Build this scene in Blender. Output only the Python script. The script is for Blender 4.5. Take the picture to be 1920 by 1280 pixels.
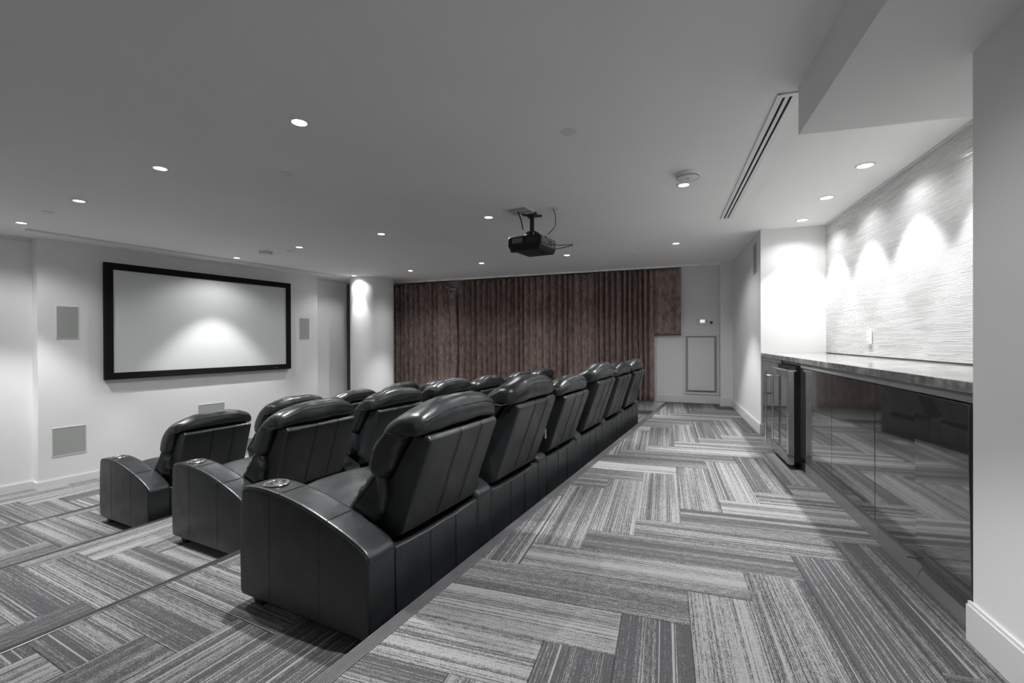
import bpy, bmesh, math, random
from math import sin, cos, pi, radians, hypot, atan2, atan
from mathutils import Vector, Matrix, noise
random.seed(7)
for o in list(bpy.data.objects): bpy.data.objects.remove(o)
scene = bpy.context.scene
C = scene.collection

# ------------------------------------------------------------------ camera, world, exposure
EYE = 1.07          # camera height above the top platform (z = 0)
cam = bpy.data.cameras.new('camera'); camo = bpy.data.objects.new('camera', cam); C.objects.link(camo)
cam.sensor_width = 36; cam.lens = 853 / 1920 * 36; cam.clip_start = .05
camo.matrix_world = Matrix.Translation((0, 0, EYE)) @ (Matrix.Rotation(pi/2 + radians(-.17), 4, 'X') @ Matrix.Rotation(radians(-.224), 4, 'Z'))
scene.camera = camo
w = bpy.data.worlds.new('world'); scene.world = w; w.use_nodes = True
w.node_tree.nodes['Background'].inputs[0].default_value = (.6, .65, .7, 1)
w.node_tree.nodes['Background'].inputs[1].default_value = .05
scene.view_settings.view_transform = 'Standard'; scene.view_settings.look = 'None'
scene.view_settings.gamma = 1; scene.view_settings.use_curve_mapping = False
scene.view_settings.exposure = 0.42
cy = scene.cycles
cy.max_bounces = 10; cy.diffuse_bounces = 8; cy.glossy_bounces = 5; cy.sample_clamp_indirect = 6
cy.caustics_reflective = False; cy.caustics_refractive = False
LAMP_W = 140.0        # power of one recessed lamp
BAR_W = 72.0         # power of one lamp over the counter

CEIL = 2.30; STEP = .17; TREAD = 1.46

# ------------------------------------------------------------------ plan frames
class Frame:
    """a line in plan: s runs along it, o runs outwards from the room"""
    def __init__(f, A, D, O): f.A = A; f.D = D; f.O = O
    def p(f, s, o=0.): return (f.A[0] + f.D[0]*s + f.O[0]*o, f.A[1] + f.D[1]*s + f.O[1]*o)
    @property
    def ang(f): return atan2(f.D[1], f.D[0])
def unit(a): return (sin(radians(a)), cos(radians(a)))
d = unit(29.0); SCR = Frame((-5.59, 5.36), d, (-d[1], d[0]))
l_ = hypot(6.003, 2.39); d = (6.003/l_, -2.39/l_); CUR = Frame((-2.563, 9.87), d, (-d[1], d[0]))
d = (.3176, .9482); BAR = Frame((1.085, 0), d, (d[1], -d[0]))
th = atan(.5108); d = (sin(th), cos(th)); ROW = Frame((-1.3602, 0), d, (-d[1], d[0]))     # o runs towards the screen

# ------------------------------------------------------------------ mesh helpers
def obj(name, bm, mat, parent=None, smooth=0, mesh=None):
    if mesh is None:
        bmesh.ops.recalc_face_normals(bm, faces=bm.faces)
        mesh = bpy.data.meshes.new(name); bm.to_mesh(mesh); bm.free()
        if mat: mesh.materials.append(mat)
        if smooth:
            for p in mesh.polygons: p.use_smooth = True
            mesh.set_sharp_from_angle(angle=radians(smooth))
    o = bpy.data.objects.new(name, mesh); C.objects.link(o)
    if parent: o.parent = parent
    return o
def tag(o, label, cat, group=None):
    o['label'] = label; o['category'] = cat
    if group: o['group'] = group
    return o
def struct(o, label=None):
    o['kind'] = 'structure'
    if label: o['label'] = label
    return o
def thing(name, label, cat, loc=(0, 0, 0), rz=0, group=None):
    o = bpy.data.objects.new(name, None); C.objects.link(o); o.empty_display_size = .1
    o.location = loc; o.rotation_euler = (0, 0, rz)
    return tag(o, label, cat, group)
def copy_tree(o, parent=None):
    c = o.copy(); C.objects.link(c)
    if parent: c.parent = parent
    for ch in list(o.children): copy_tree(ch, c)
    return c
def box(bm, x0, x1, y0, y1, z0, z1, bev=0, seg=2):
    vs = [bm.verts.new((x, y, z)) for x in (x0, x1) for y in (y0, y1) for z in (z0, z1)]
    fs = [bm.faces.new([vs[i] for i in q]) for q in ((0,1,3,2),(4,6,7,5),(0,4,5,1),(2,3,7,6),(0,2,6,4),(1,5,7,3))]
    if bev:
        es = list({e for f in fs for e in f.edges})
        bmesh.ops.bevel(bm, geom=es, offset=bev, segments=seg, affect='EDGES', profile=.5)
    return bm
def boxbm(*a, **k):
    bm = bmesh.new(); return box(bm, *a, **k)
def prism(bm, pts, z0, z1):
    a = [bm.verts.new((x, y, z0)) for x, y in pts]; b = [bm.verts.new((x, y, z1)) for x, y in pts]
    n = len(pts)
    bm.faces.new(a[::-1]); bm.faces.new(b)
    for i in range(n): bm.faces.new((a[i], a[(i+1) % n], b[(i+1) % n], b[i]))
    return bm
def fbox(fr, s0, s1, o0, o1, z0, z1, bm=None):
    bm = bm or bmesh.new()
    return prism(bm, [fr.p(s0, o0), fr.p(s1, o0), fr.p(s1, o1), fr.p(s0, o1)], z0, z1)
def lathe(bm, prof, cx=0, cy=0, n=32, close=False):
    rings = []
    for r, z in prof:
        if r < 1e-6: rings.append([bm.verts.new((cx, cy, z))])
        else: rings.append([bm.verts.new((cx + r*cos(2*pi*i/n), cy + r*sin(2*pi*i/n), z)) for i in range(n)])
    pairs = list(zip(rings, rings[1:])) + ([(rings[-1], rings[0])] if close else [])
    for a, b in pairs:
        for i in range(n):
            j = (i+1) % n
            if len(a) == 1 and len(b) == 1: continue
            if len(a) == 1: bm.faces.new((a[0], b[i], b[j]))
            elif len(b) == 1: bm.faces.new((a[i], a[j], b[0]))
            else: bm.faces.new((a[i], a[j], b[j], b[i]))
    return bm
def tube(bm, pts, r, n=8, caps=True):
    pts = [Vector(p) for p in pts]; prev = None; up = Vector((0, 0, 1))
    for i, p in enumerate(pts):
        t = (pts[min(i+1, len(pts)-1)] - pts[max(i-1, 0)]).normalized()
        if i == 0:
            a = up if abs(t.z) < .9 else Vector((1, 0, 0))
            u = t.cross(a).normalized()
        else: u = (u - t*u.dot(t)).normalized()
        v = t.cross(u)
        ring = [bm.verts.new(p + (u*cos(2*pi*k/n) + v*sin(2*pi*k/n))*r) for k in range(n)]
        if prev:
            for k in range(n): bm.faces.new((prev[k], prev[(k+1) % n], ring[(k+1) % n], ring[k]))
        elif caps: bm.faces.new(ring[::-1])
        prev = ring
    if caps: bm.faces.new(prev)
    return bm
def rounded(pts, seg=5):
    """(y, z, radius) corners -> a filleted closed outline"""
    out = []; n = len(pts)
    for i, (x, y, r) in enumerate(pts):
        a = Vector(pts[i-1][:2]); b = Vector((x, y)); c = Vector(pts[(i+1) % n][:2])
        if r <= 0: out.append((x, y)); continue
        u = (a-b); v = (c-b); lu, lv = u.length, v.length; u /= lu; v /= lv
        ang = math.acos(max(-1, min(1, u.dot(v)))); t = min(r/math.tan(ang/2), lu*.49, lv*.49)
        p0 = b + u*t; p1 = b + v*t
        for k in range(seg+1):
            q = k/seg; out.append(tuple(p0*(1-q)**2 + b*2*q*(1-q) + p1*q*q))
    return out
def densify(pts, step):
    out = []; n = len(pts)
    for i in range(n):
        a = Vector(pts[i]); b = Vector(pts[(i+1) % n]); m = max(1, int((b-a).length/step))
        for k in range(m): out.append(tuple(a.lerp(b, k/m)))
    return out
def spline(pts, sub=6):
    """closed Catmull-Rom outline"""
    out = []; n = len(pts)
    for i in range(n):
        p0, p1, p2, p3 = (Vector(pts[(i+k-1) % n]) for k in range(4))
        for k in range(sub):
            t = k/sub
            out.append(tuple(.5*((2*p1) + (p2-p0)*t + (2*p0-5*p1+4*p2-p3)*t*t + (3*p1-p0-3*p2+p3)*t**3)))
    return out
def pillow(bm, prof, x0, x1, r, n=5, mid=6, puff=0., warp=None, rx=None):
    """an outline in (y, z) swept along x with rounded ends"""
    area = sum(prof[i-1][0]*prof[i][1]-prof[i][0]*prof[i-1][1] for i in range(len(prof)))
    if area < 0: prof = prof[::-1]
    N = len(prof); P = [Vector(p) for p in prof]; nr = []
    for i in range(N):
        t = (P[(i+1) % N] - P[i-1]); t.normalize(); nr.append(Vector((t.y, -t.x)))
    rx = rx or r; st = []
    for k in range(n+1):
        a = k/n*pi/2; st.append((x0 + rx*(1-cos(a)), r*(1-sin(a))))
    for k in range(1, mid): st.append((x0+rx + (x1-x0-2*rx)*k/mid, 0))
    for k in range(n+1):
        a = (1-k/n)*pi/2; st.append((x1 - rx*(1-cos(a)), r*(1-sin(a))))
    rings = []
    for x, ins in st:
        t = (x-x0)/(x1-x0); b = puff*sin(pi*t) - ins
        ring = []
        for i in range(N):
            q = P[i] + nr[i]*b; v = Vector((x, q.x, q.y))
            if warp: v = Vector(warp(v, t))
            ring.append(bm.verts.new(v))
        rings.append(ring)
    for a, b in zip(rings, rings[1:]):
        for i in range(N): bm.faces.new((a[i], a[(i+1) % N], b[(i+1) % N], b[i]))
    bm.faces.new(rings[0][::-1]); bm.faces.new(rings[-1])
    return bm
def clip(poly, a, b, c):
    """keep a*x + b*y <= c"""
    out = []
    for i in range(len(poly)):
        p, q = poly[i-1], poly[i]; dp = a*p[0]+b*p[1]-c; dq = a*q[0]+b*q[1]-c
        if (dp <= 0) != (dq <= 0):
            t = dp/(dp-dq); out.append((p[0]+(q[0]-p[0])*t, p[1]+(q[1]-p[1])*t))
        if dq <= 0: out.append(q)
    return out

# ------------------------------------------------------------------ materials
def nodes_of(name):
    m = bpy.data.materials.new(name); m.use_nodes = True
    nt = m.node_tree; b = nt.nodes['Principled BSDF']
    return m, nt, b
def N_(nt, typ, **kw):
    n = nt.nodes.new(typ)
    for k, v in kw.items(): setattr(n, k, v)
    return n
def L_(nt, a, b): nt.links.new(a, b)
def coords(nt, kind='Object', scale=(1, 1, 1), loc=None):
    tc = N_(nt, 'ShaderNodeTexCoord'); mp = N_(nt, 'ShaderNodeMapping'); mp.inputs['Scale'].default_value = scale
    L_(nt, tc.outputs[kind], mp.inputs['Vector']); return mp.outputs['Vector'], mp
def noise_(nt, vec, scale, detail=3, rough=.5):
    n = N_(nt, 'ShaderNodeTexNoise'); n.inputs['Scale'].default_value = scale; n.inputs['Detail'].default_value = detail
    n.inputs['Roughness'].default_value = rough; L_(nt, vec, n.inputs['Vector']); return n.outputs['Fac']
def ramp_(nt, fac, stops, interp='LINEAR'):
    r = N_(nt, 'ShaderNodeValToRGB'); r.color_ramp.interpolation = interp
    el = r.color_ramp.elements
    while len(el) < len(stops): el.new(.5)
    for e, (p, c) in zip(el, stops): e.position = p; e.color = (*c, 1) if len(c) == 3 else c
    L_(nt, fac, r.inputs['Fac']); return r.outputs['Color']
def math_(nt, op, a, b=None, c=None):
    n = N_(nt, 'ShaderNodeMath', operation=op)
    for i, v in enumerate((a, b, c)):
        if v is None: continue
        if isinstance(v, (int, float)): n.inputs[i].default_value = v
        else: L_(nt, v, n.inputs[i])
    return n.outputs[0]
def bump_(nt, b, h, strength, dist=.01, prev=None):
    n = N_(nt, 'ShaderNodeBump'); n.inputs['Strength'].default_value = strength; n.inputs['Distance'].default_value = dist
    L_(nt, h, n.inputs['Height'])
    if prev: L_(nt, prev, n.inputs['Normal'])
    L_(nt, n.outputs['Normal'], b.inputs['Normal']); return n.outputs['Normal']
def g(v, t=(1, 1, 1)): return (v*t[0], v*t[1], v*t[2])
def plain(name, col, rough=.5, metal=0, noise_amt=.06, scale=8, bump=0, spec=.5, coat=0):
    m, nt, b = nodes_of(name)
    v, _ = coords(nt); f = noise_(nt, v, scale, 4)
    L_(nt, ramp_(nt, f, [(.3, [c*(1-noise_amt) for c in col]), (.7, [min(1, c*(1+noise_amt)) for c in col])]), b.inputs['Base Color'])
    b.inputs['Roughness'].default_value = rough; b.inputs['Metallic'].default_value = metal
    b.inputs['Specular IOR Level'].default_value = spec; b.inputs['Coat Weight'].default_value = coat
    if bump: bump_(nt, b, noise_(nt, v, scale*12, 3), bump, .002)
    return m
M = {}
M['wall'] = plain('wall_paint', (.80, .80, .795), .75, 0, .015, 1.5, .08, .3)
M['ceiling'] = plain('ceiling_paint', (.90, .90, .895), .85, 0, .015, 1.2, .05, .2)
M['rearwall'] = plain('dark_rear_wall', (.12, .12, .12), .7)
M['trim'] = plain('trim_paint', (.74, .74, .73), .45, 0, .01, 3)
M['white'] = plain('white_plastic', (.78, .78, .77), .4, 0, .01, 6)
M['grille'] = plain('speaker_grille_cloth', (.36, .375, .355), .7, 0, .03, 60, .2)
M['black'] = plain('black_plastic', (.012, .012, .013), .42, 0, .1, 20)
M['velvetframe'] = plain('black_velvet_frame', (.008, .008, .009), .85, 0, .1, 40, .1, .2)
M['screen'] = plain('screen_fabric', (.66, .67, .67), .8, 0, .004, 3)
M['steel'] = plain('brushed_steel', (.55, .54, .53), .25, 1, .05, 30)
M['chrome'] = plain('chrome', (.80, .79, .78), .22, 1, .03, 10)
M['redwood'] = plain('red_brown_wood', (.06, .012, .010), .35, 0, .2, 12)
M['rubber'] = plain('dark_rubber', (.035, .035, .038), .5, 0, .15, 30)
M['nosing'] = plain('grey_stair_nosing', (.13, .13, .135), .42, .3, .12, 14)
M['dark'] = plain('dark_recess', (.006, .006, .006), .9, 0, .05, 4)
M['seam'] = plain('stitching_thread', (.004, .004, .0045), .45, 0, .1, 50)
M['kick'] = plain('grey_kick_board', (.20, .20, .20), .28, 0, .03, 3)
M['cabinet'] = plain('grey_lacquer', (.15, .155, .155), .35, 0, .03, 3)
M['railgrey'] = plain('satin_grey_rail', (.30, .31, .31), .3)
M['grout'] = plain('grey_grout', (.26, .26, .255), .85)
M['projector'] = plain('matt_black_plastic', (.006, .006, .0065), .5, spec=.3)
M['track'] = plain('white_enamel', (.9, .9, .89), .35)
M['label'] = plain('white_label', (.8, .8, .8), .5)

# leather: fine grain, soft creases and a satin sheen
m, nt, b = nodes_of('black_leather'); M['leather'] = m
v, _ = coords(nt)
L_(nt, ramp_(nt, noise_(nt, v, 5, 4), [(.3, (.0145, .0165, .0175)), (.7, (.023, .026, .0275))]), b.inputs['Base Color'])
L_(nt, ramp_(nt, noise_(nt, v, 9, 4), [(.3, (.27,)*3), (.75, (.42,)*3)]), b.inputs['Roughness'])
b.inputs['Specular IOR Level'].default_value = .62
vo = N_(nt, 'ShaderNodeTexVoronoi', feature='DISTANCE_TO_EDGE'); vo.inputs['Scale'].default_value = 340; L_(nt, v, vo.inputs['Vector'])
b1 = bump_(nt, b, vo.outputs['Distance'], .10, .002)
v2, mp = coords(nt, 'Object', (2.2, 3, 2.6))
b2 = bump_(nt, b, noise_(nt, v2, 3.4, 4, .55), .22, .012, b1)

# carpet planks: fine lines along each plank, a mixture of light and dark yarn
m, nt, b = nodes_of('striped_carpet'); M['carpet'] = m
tc = N_(nt, 'ShaderNodeTexCoord'); oi = N_(nt, 'ShaderNodeObjectInfo')
sx = N_(nt, 'ShaderNodeSeparateXYZ'); L_(nt, tc.outputs['Object'], sx.inputs[0])
def cvec(kx, ky, seedk):
    cb = N_(nt, 'ShaderNodeCombineXYZ')
    L_(nt, math_(nt, 'MULTIPLY_ADD', sx.outputs[0], kx, math_(nt, 'MULTIPLY', oi.outputs['Random'], 37.0*seedk)), cb.inputs[0])
    L_(nt, math_(nt, 'MULTIPLY', sx.outputs[1], ky), cb.inputs[1])
    L_(nt, math_(nt, 'MULTIPLY', oi.outputs['Random'], 91.0*seedk), cb.inputs[2])
    return cb.outputs[0]
lines = noise_(nt, cvec(175, 0, 1), 1.0, 2, .6)           # thin streaks
dash = noise_(nt, cvec(175, 26, 3.1), 1.0, 2, .6)         # breaks along them
solid = noise_(nt, cvec(62, .25, 1.3), 1.0, 1, .5)          # unbroken pale yarns
broad = noise_(nt, cvec(15, .35, 1.7), 1.0, 2, .5)          # bands inside a plank
speck = noise_(nt, cvec(300, 190, 2.3), 1.0, 2, .7)         # yarn tips
def sstep(x, a, b_):
    n = N_(nt, 'ShaderNodeMapRange', interpolation_type='SMOOTHSTEP'); L_(nt, x, n.inputs[0]); n.inputs[1].default_value = a; n.inputs[2].default_value = b_
    return n.outputs[0]
tone = math_(nt, 'MULTIPLY', math_(nt, 'SUBTRACT', oi.outputs['Random'], .5), .16)
mixl = math_(nt, 'ADD', lines, math_(nt, 'MULTIPLY', math_(nt, 'SUBTRACT', broad, .5), .75))
mixl = math_(nt, 'ADD', mixl, tone)
mixl = math_(nt, 'ADD', mixl, math_(nt, 'MULTIPLY', math_(nt, 'SUBTRACT', dash, .5), .38))
mixl = math_(nt, 'ADD', mixl, math_(nt, 'MULTIPLY', math_(nt, 'SUBTRACT', speck, .5), .50))
a_ = sstep(mixl, .40, .66); s_ = sstep(solid, .62, .67)
f = math_(nt, 'MAXIMUM', a_, s_)
f = math_(nt, 'ADD', math_(nt, 'MULTIPLY', f, .62), math_(nt, 'MULTIPLY', speck, .65))
col = ramp_(nt, f, [(.12, (.042, .0405, .0435)), (.36, (.090, .0865, .0915)), (.66, (.185, .182, .184)), (1.0, (.33, .328, .324))])
L_(nt, col, b.inputs['Base Color']); b.inputs['Roughness'].default_value = .95; b.inputs['Specular IOR Level'].default_value = .1
bump_(nt, b, f, .6, .004)
M['carpet_base'] = plain('carpet_backing', (.06, .058, .06), .95, 0, .2, 40, .3, .1)

# curtain velvet
m, nt, b = nodes_of('brown_velvet'); M['velvet'] = m
v, _ = coords(nt, 'Object', (1, 1, .6))
n1 = noise_(nt, v, 14, 5, .65); n2 = noise_(nt, v, 60, 3, .6)
f = math_(nt, 'ADD', math_(nt, 'MULTIPLY', n1, .65), math_(nt, 'MULTIPLY', n2, .35))
L_(nt, ramp_(nt, f, [(.36, (.160, .116, .104)), (.5, (.300, .226, .204)), (.64, (.47, .37, .340))]), b.inputs['Base Color'])
b.inputs['Roughness'].default_value = .85; b.inputs['Sheen Weight'].default_value = .35; b.inputs['Sheen Roughness'].default_value = .4
b.inputs['Sheen Tint'].default_value = (.8, .65, .6, 1); b.inputs['Specular IOR Level'].default_value = .15
bump_(nt, b, n2, .25, .003)

# marble worktop
m, nt, b = nodes_of('grey_marble'); M['marble'] = m
v, _ = coords(nt, 'Object', (1, 1, 1))
n1 = noise_(nt, v, 7, 8, .65); wv = N_(nt, 'ShaderNodeTexWave'); wv.inputs['Scale'].default_value = 2.2; wv.inputs['Distortion'].default_value = 9; wv.inputs['Detail'].default_value = 4
L_(nt, v, wv.inputs['Vector'])
n3 = noise_(nt, v, 26, 5, .6)
f = math_(nt, 'ADD', math_(nt, 'MULTIPLY', n1, .7), math_(nt, 'MULTIPLY', n3, .3))
L_(nt, ramp_(nt, f, [(.36, (.10, .097, .097)), (.5, (.25, .245, .24)), (.64, (.50, .49, .48))]), b.inputs['Base Color'])
b.inputs['Roughness'].default_value = .09

# mosaic stone strips
m, nt, b = nodes_of('white_stone_strip'); M['mosaic'] = m
at = N_(nt, 'ShaderNodeAttribute', attribute_name='tone')
v, _ = coords(nt, 'Object', (3, 3, 60)); n1 = noise_(nt, v, 2.5, 4)
f = math_(nt, 'ADD', math_(nt, 'MULTIPLY', at.outputs['Fac'], .6), math_(nt, 'MULTIPLY', n1, .4))
L_(nt, ramp_(nt, f, [(.15, (.58, .575, .57)), (.45, (.70, .70, .695)), (.8, (.80, .80, .795))]), b.inputs['Base Color'])
L_(nt, ramp_(nt, at.outputs['Fac'], [(0, (.5,)*3), (1, (.14,)*3)]), b.inputs['Roughness'])

# glossy cabinet doors
m, nt, b = nodes_of('high_gloss_lacquer'); M['gloss'] = m
v, _ = coords(nt); n1 = noise_(nt, v, 3, 2)
L_(nt, ramp_(nt, n1, [(.3, (.045, .044, .043)), (.7, (.05, .049, .048))]), b.inputs['Base Color'])
b.inputs['Roughness'].default_value = .05; b.inputs['IOR'].default_value = 1.9; b.inputs['Specular IOR Level'].default_value = .75
b.inputs['Coat Weight'].default_value = .6; b.inputs['Coat Roughness'].default_value = .02

m, nt, b = nodes_of('fridge_glass'); M['glass'] = m
v, _ = coords(nt); L_(nt, ramp_(nt, noise_(nt, v, 3), [(.3, (.028, .028, .03)), (.7, (.034, .034, .036))]), b.inputs['Base Color'])
b.inputs['Roughness'].default_value = .03; b.inputs['IOR'].default_value = 1.9; b.inputs['Coat Weight'].default_value = .5; b.inputs['Coat Roughness'].default_value = .02

# lamp face
m, nt, b = nodes_of('lamp_face'); M['lamp'] = m
b.inputs['Base Color'].default_value = (.9, .9, .9, 1)
b.inputs['Emission Color'].default_value = (1, 1, 1, 1); b.inputs['Emission Strength'].default_value = 9
m, nt, b = nodes_of('lit_display'); M['display'] = m
b.inputs['Base Color'].default_value = (.8, .8, .8, 1); b.inputs['Emission Color'].default_value = (.95, 1, .98, 1); b.inputs['Emission Strength'].default_value = .5

# ------------------------------------------------------------------ room shell
ZF = -4*STEP
def base_strip(name, fr, s0, s1, o, z, sgn=-1, h=.10):
    bm = fbox(fr, s0, s1, o, o + sgn*.014, z, z+h-.012)
    fbox(fr, s0, s1, o, o + sgn*.009, z+h-.012, z+h, bm)
    return struct(obj(name, bm, M['trim']))
# screen side: a proud panel between two shallow recesses
struct(obj('wall_screen', fbox(SCR, 0, 3.84, 0, .4, ZF-.1, CEIL), M['wall']), 'white wall that carries the projection screen')
struct(obj('wall_screen_recess', fbox(SCR, -13, .02, .17, .4, ZF-.1, CEIL), M['wall']), 'white recessed wall left of the screen wall')
struct(obj('wall_screen_recess', fbox(SCR, 3.80, 4.70, .18, .4, ZF-.1, CEIL), M['wall']), 'white recessed wall between screen wall and round column')
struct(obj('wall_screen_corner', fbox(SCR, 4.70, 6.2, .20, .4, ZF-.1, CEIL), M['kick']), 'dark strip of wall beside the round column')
base_strip('baseboard_screen', SCR, -.014, 3.854, 0, ZF)
base_strip('baseboard_screen_recess', SCR, -10, -.0, .17, ZF)
base_strip('baseboard_screen_recess', SCR, 3.84, 4.7, .18, ZF)
bm = fbox(SCR, -.014, 0, 0, .17, ZF, ZF+.088); struct(obj('baseboard_screen_return', bm, M['trim']))
struct(obj('trim_1', fbox(SCR, -13, -.0, .13, .17, CEIL-.035, CEIL), M['trim']))
struct(obj('trim_2', fbox(SCR, 3.84, 4.75, .14, .18, CEIL-.035, CEIL), M['trim']))
# curtain side
struct(obj('wall_curtain', fbox(CUR, -3.0, 5.9, .16, .4, ZF-.1, CEIL), M['wall']), 'pale wall behind the brown curtains')
struct(obj('wall_curtain_lower', fbox(CUR, -1.5, 5.84, 0.05, .16, ZF-.1, 1.14), M['wall']), 'low white wall under the short curtain')
struct(obj('wall_curtain_right', fbox(CUR, 5.84, 6.9, 0.05, .4, ZF-.1, CEIL), M['wall']), 'white wall with thermostat and access panel')
struct(obj('wall_pilaster', fbox(CUR, 6.44, 7.2, -.20, .05, -.3, CEIL), M['wall']), 'narrow white pilaster in the far right corner')
base_strip('baseboard_curtain', CUR, -1.0, 5.20, .05, -STEP, -1, .17)
base_strip('baseboard_curtain_right', CUR, 5.20, 6.44, .05, -.0, -1, .13)
base_strip('baseboard_pilaster', CUR, 6.43, 7.0, -.20, 0, -1, .13)
# bar side
struct(obj('wall_right', fbox(BAR, 5.40, 8.6, 0, 1.2, -.3, CEIL), M['wall']), 'white wall beyond the bar counter')
struct(obj('wall_backsplash', fbox(BAR, 1.3, 5.6, .635, 1.0, -.3, CEIL), M['grout']), 'bar wall behind the stone strips')
struct(obj('wall_near_right', fbox(BAR, -7.5, 1.687, 0, 1.0, -.3, CEIL), M['wall']), 'white wall nearest the camera on the right')
base_strip('baseboard_right', BAR, 5.40, 8.2, 0, 0, -1, .12)
bm = fbox(BAR, 5.386, 5.40, -.014, .08, 0, .108); struct(obj('baseboard_alcove', bm, M['trim']))
base_strip('baseboard_near_right', BAR, -6.0, 1.70, 0, 0, -1, .14)
# wall behind the camera
struct(obj('wall_rear', prism(bmesh.new(), [(-11, -5.6), (3, -5.6), (3, -5.3), (-11, -5.3)], ZF-.1, CEIL), M['wall']))
# ceiling and bulkhead
struct(obj('ceiling', prism(bmesh.new(), [(-12, -5.6), (5.5, -5.6), (5.5, 12), (-12, 12)], CEIL, CEIL+.2), M['ceiling']))
BX = (1.409, 2.234)
bk = Frame(BX, (.3176, .9482), (.9482, -.3176))
pr = (BX[0]+.9636*1.6, BX[1]-.268*1.6)
struct(obj('ceiling_bulkhead', prism(bmesh.new(), [BX, pr, (pr[0]-.3176*6, pr[1]-.9482*6), bk.p(-5.6)], 2.07, CEIL), M['wall']), 'boxed white bulkhead dropped below the ceiling near the bar')
# round column
bm = lathe(bmesh.new(), [(.42, ZF-.05), (.42, CEIL)], -2.80, 9.12, 64)
struct(obj('wall_column', bm, M['wall'], smooth=30), 'round white column beside the curtains')

# ------------------------------------------------------------------ floor tiers and their carpet planks
B_ANG = atan2(.9482, .3176)
def world_half(fr, o):           # o(x,y) <= value in frame
    return (fr.O[0], fr.O[1], fr.O[0]*fr.A[0]+fr.O[1]*fr.A[1]+o)
plank_mesh = None
def plank_bm(poly, w_):
    bm = bmesh.new(); n = len(poly); cx = sum(p[0] for p in poly)/n; cy_ = sum(p[1] for p in poly)/n
    def ring(k, z):
        out = []
        for x, y in poly:
            dx, dy = cx-x, cy_-y; L = hypot(dx, dy) or 1
            out.append(bm.verts.new((x + math.copysign(min(k, abs(dx)), dx), y + math.copysign(min(k, abs(dy)), dy), z)))
        return out
    a = ring(.0008, -.007); b_ = ring(.0008, -.0016); c = ring(.0026, 0)
    for r0, r1 in ((a, b_), (b_, c)):
        for i in range(n): bm.faces.new((r0[i], r0[(i+1) % n], r1[(i+1) % n], r1[i]))
    bm.faces.new(c); bm.faces.new(a[::-1]); return bm
def lay_planks(floor, z, halves, origin, ang, bounds, w_=.25, L=4):
    """herringbone of 0.25 x 1 m planks; ang = direction of the lengthwise axis"""
    global plank_mesh
    ex = (sin(ang), -cos(ang)); ey = (cos(ang), sin(ang)); cnt = 0
    R = 44
    for i in range(-R, R):
        for j in range(-8, 8):
            a0 = i + 4*j; b0 = i - 4*j
            for kind in (0, 1):
                a, b = (a0, b0) if kind == 0 else (a0+1, b0)
                wa, wb = (1, L) if kind == 0 else (L, 1)
                cxx = origin[0] + ((a+wa/2)*ex[0] + (b+wb/2)*ey[0])*w_; cyy = origin[1] + ((a+wa/2)*ex[1] + (b+wb/2)*ey[1])*w_
                if not (bounds[0] < cxx < bounds[1] and bounds[2] < cyy < bounds[3]): continue
                # local frame: x across, y along
                if kind == 0: ux, uy = ex, ey
                else: ux, uy = ey, (-ex[0], -ex[1])
                hw, hl = w_/2, w_*L/2
                poly = [(-hw, -hl), (hw, -hl), (hw, hl), (-hw, hl)]
                full = True
                for A_, B_, C_ in halves:
                    la = A_*ux[0]+B_*ux[1]; lb = A_*uy[0]+B_*uy[1]; lc = C_ - A_*cxx - B_*cyy
                    if any(la*p[0]+lb*p[1] > lc+1e-6 for p in poly): full = False; poly = clip(poly, la, lb, lc)
                    if len(poly) < 3: break
                if len(poly) < 3: continue
                ar = abs(sum(poly[q-1][0]*poly[q][1]-poly[q][0]*poly[q-1][1] for q in range(len(poly))))/2
                if ar < .0015: continue
                if full and plank_mesh: o = obj('carpet_plank', None, None, floor, mesh=plank_mesh)
                else:
                    o = obj('carpet_plank', plank_bm(poly, w_), M['carpet'], floor)
                    if full: plank_mesh = o.data
                o.location = (cxx, cyy, z); o.rotation_euler = (0, 0, atan2(ux[1], ux[0])); cnt += 1
    return cnt
neg = lambda h: (-h[0], -h[1], -h[2])
cur_h = world_half(CUR, .06)
NOSE = .058; NOSE2 = .034
ctr = []
# the top platform
fl = struct(obj('floor', fbox(ROW, -4.5, 9.5, -7, 0, ZF-.2, -.0065), M['carpet_base']), 'top platform under the aisle and bar')
ctr.append(lay_planks(fl, 0, [world_half(ROW, -NOSE), cur_h, world_half(BAR, .10), (0, -1, .3)], (.427, 2.567), B_ANG, (-2.6, 4.5, -.3, 9)))
NTH = ROW.ang
for k in (1, 2, 3):
    z = -k*STEP
    fl = struct(obj('floor', fbox(ROW, -4.5, 11, TREAD*(k-1), TREAD*k, ZF-.2, z-.0065), M['carpet_base']), ['', 'first tread down, under the nearest row', 'second tread down, under the middle row', 'third tread down, under the front row'][k])
    org = ROW.p([0, .62, .25, .9][k], TREAD*k - .4)
    ctr.append(lay_planks(fl, z, [world_half(ROW, TREAD*k-NOSE2), neg(world_half(ROW, TREAD*(k-1)+.001)), cur_h, neg(world_half(Frame(ROW.A, ROW.O, ROW.D), .1))], org, NTH, (-8, 3, -.5, 11)))
fl = struct(obj('floor', fbox(ROW, -6, 12, TREAD*3, 10, ZF-.2, ZF-.0065), M['carpet_base']), 'lowest floor in front of the screen')
ctr.append(lay_planks(fl, ZF, [neg(world_half(ROW, TREAD*3+.001)), world_half(SCR, .17), cur_h, neg(world_half(Frame(ROW.A, ROW.O, ROW.D), .6))], ROW.p(1.1, TREAD*3+1.0), NTH, (-8.2, -1.5, 1.5, 11)))
print('planks', ctr)
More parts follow.
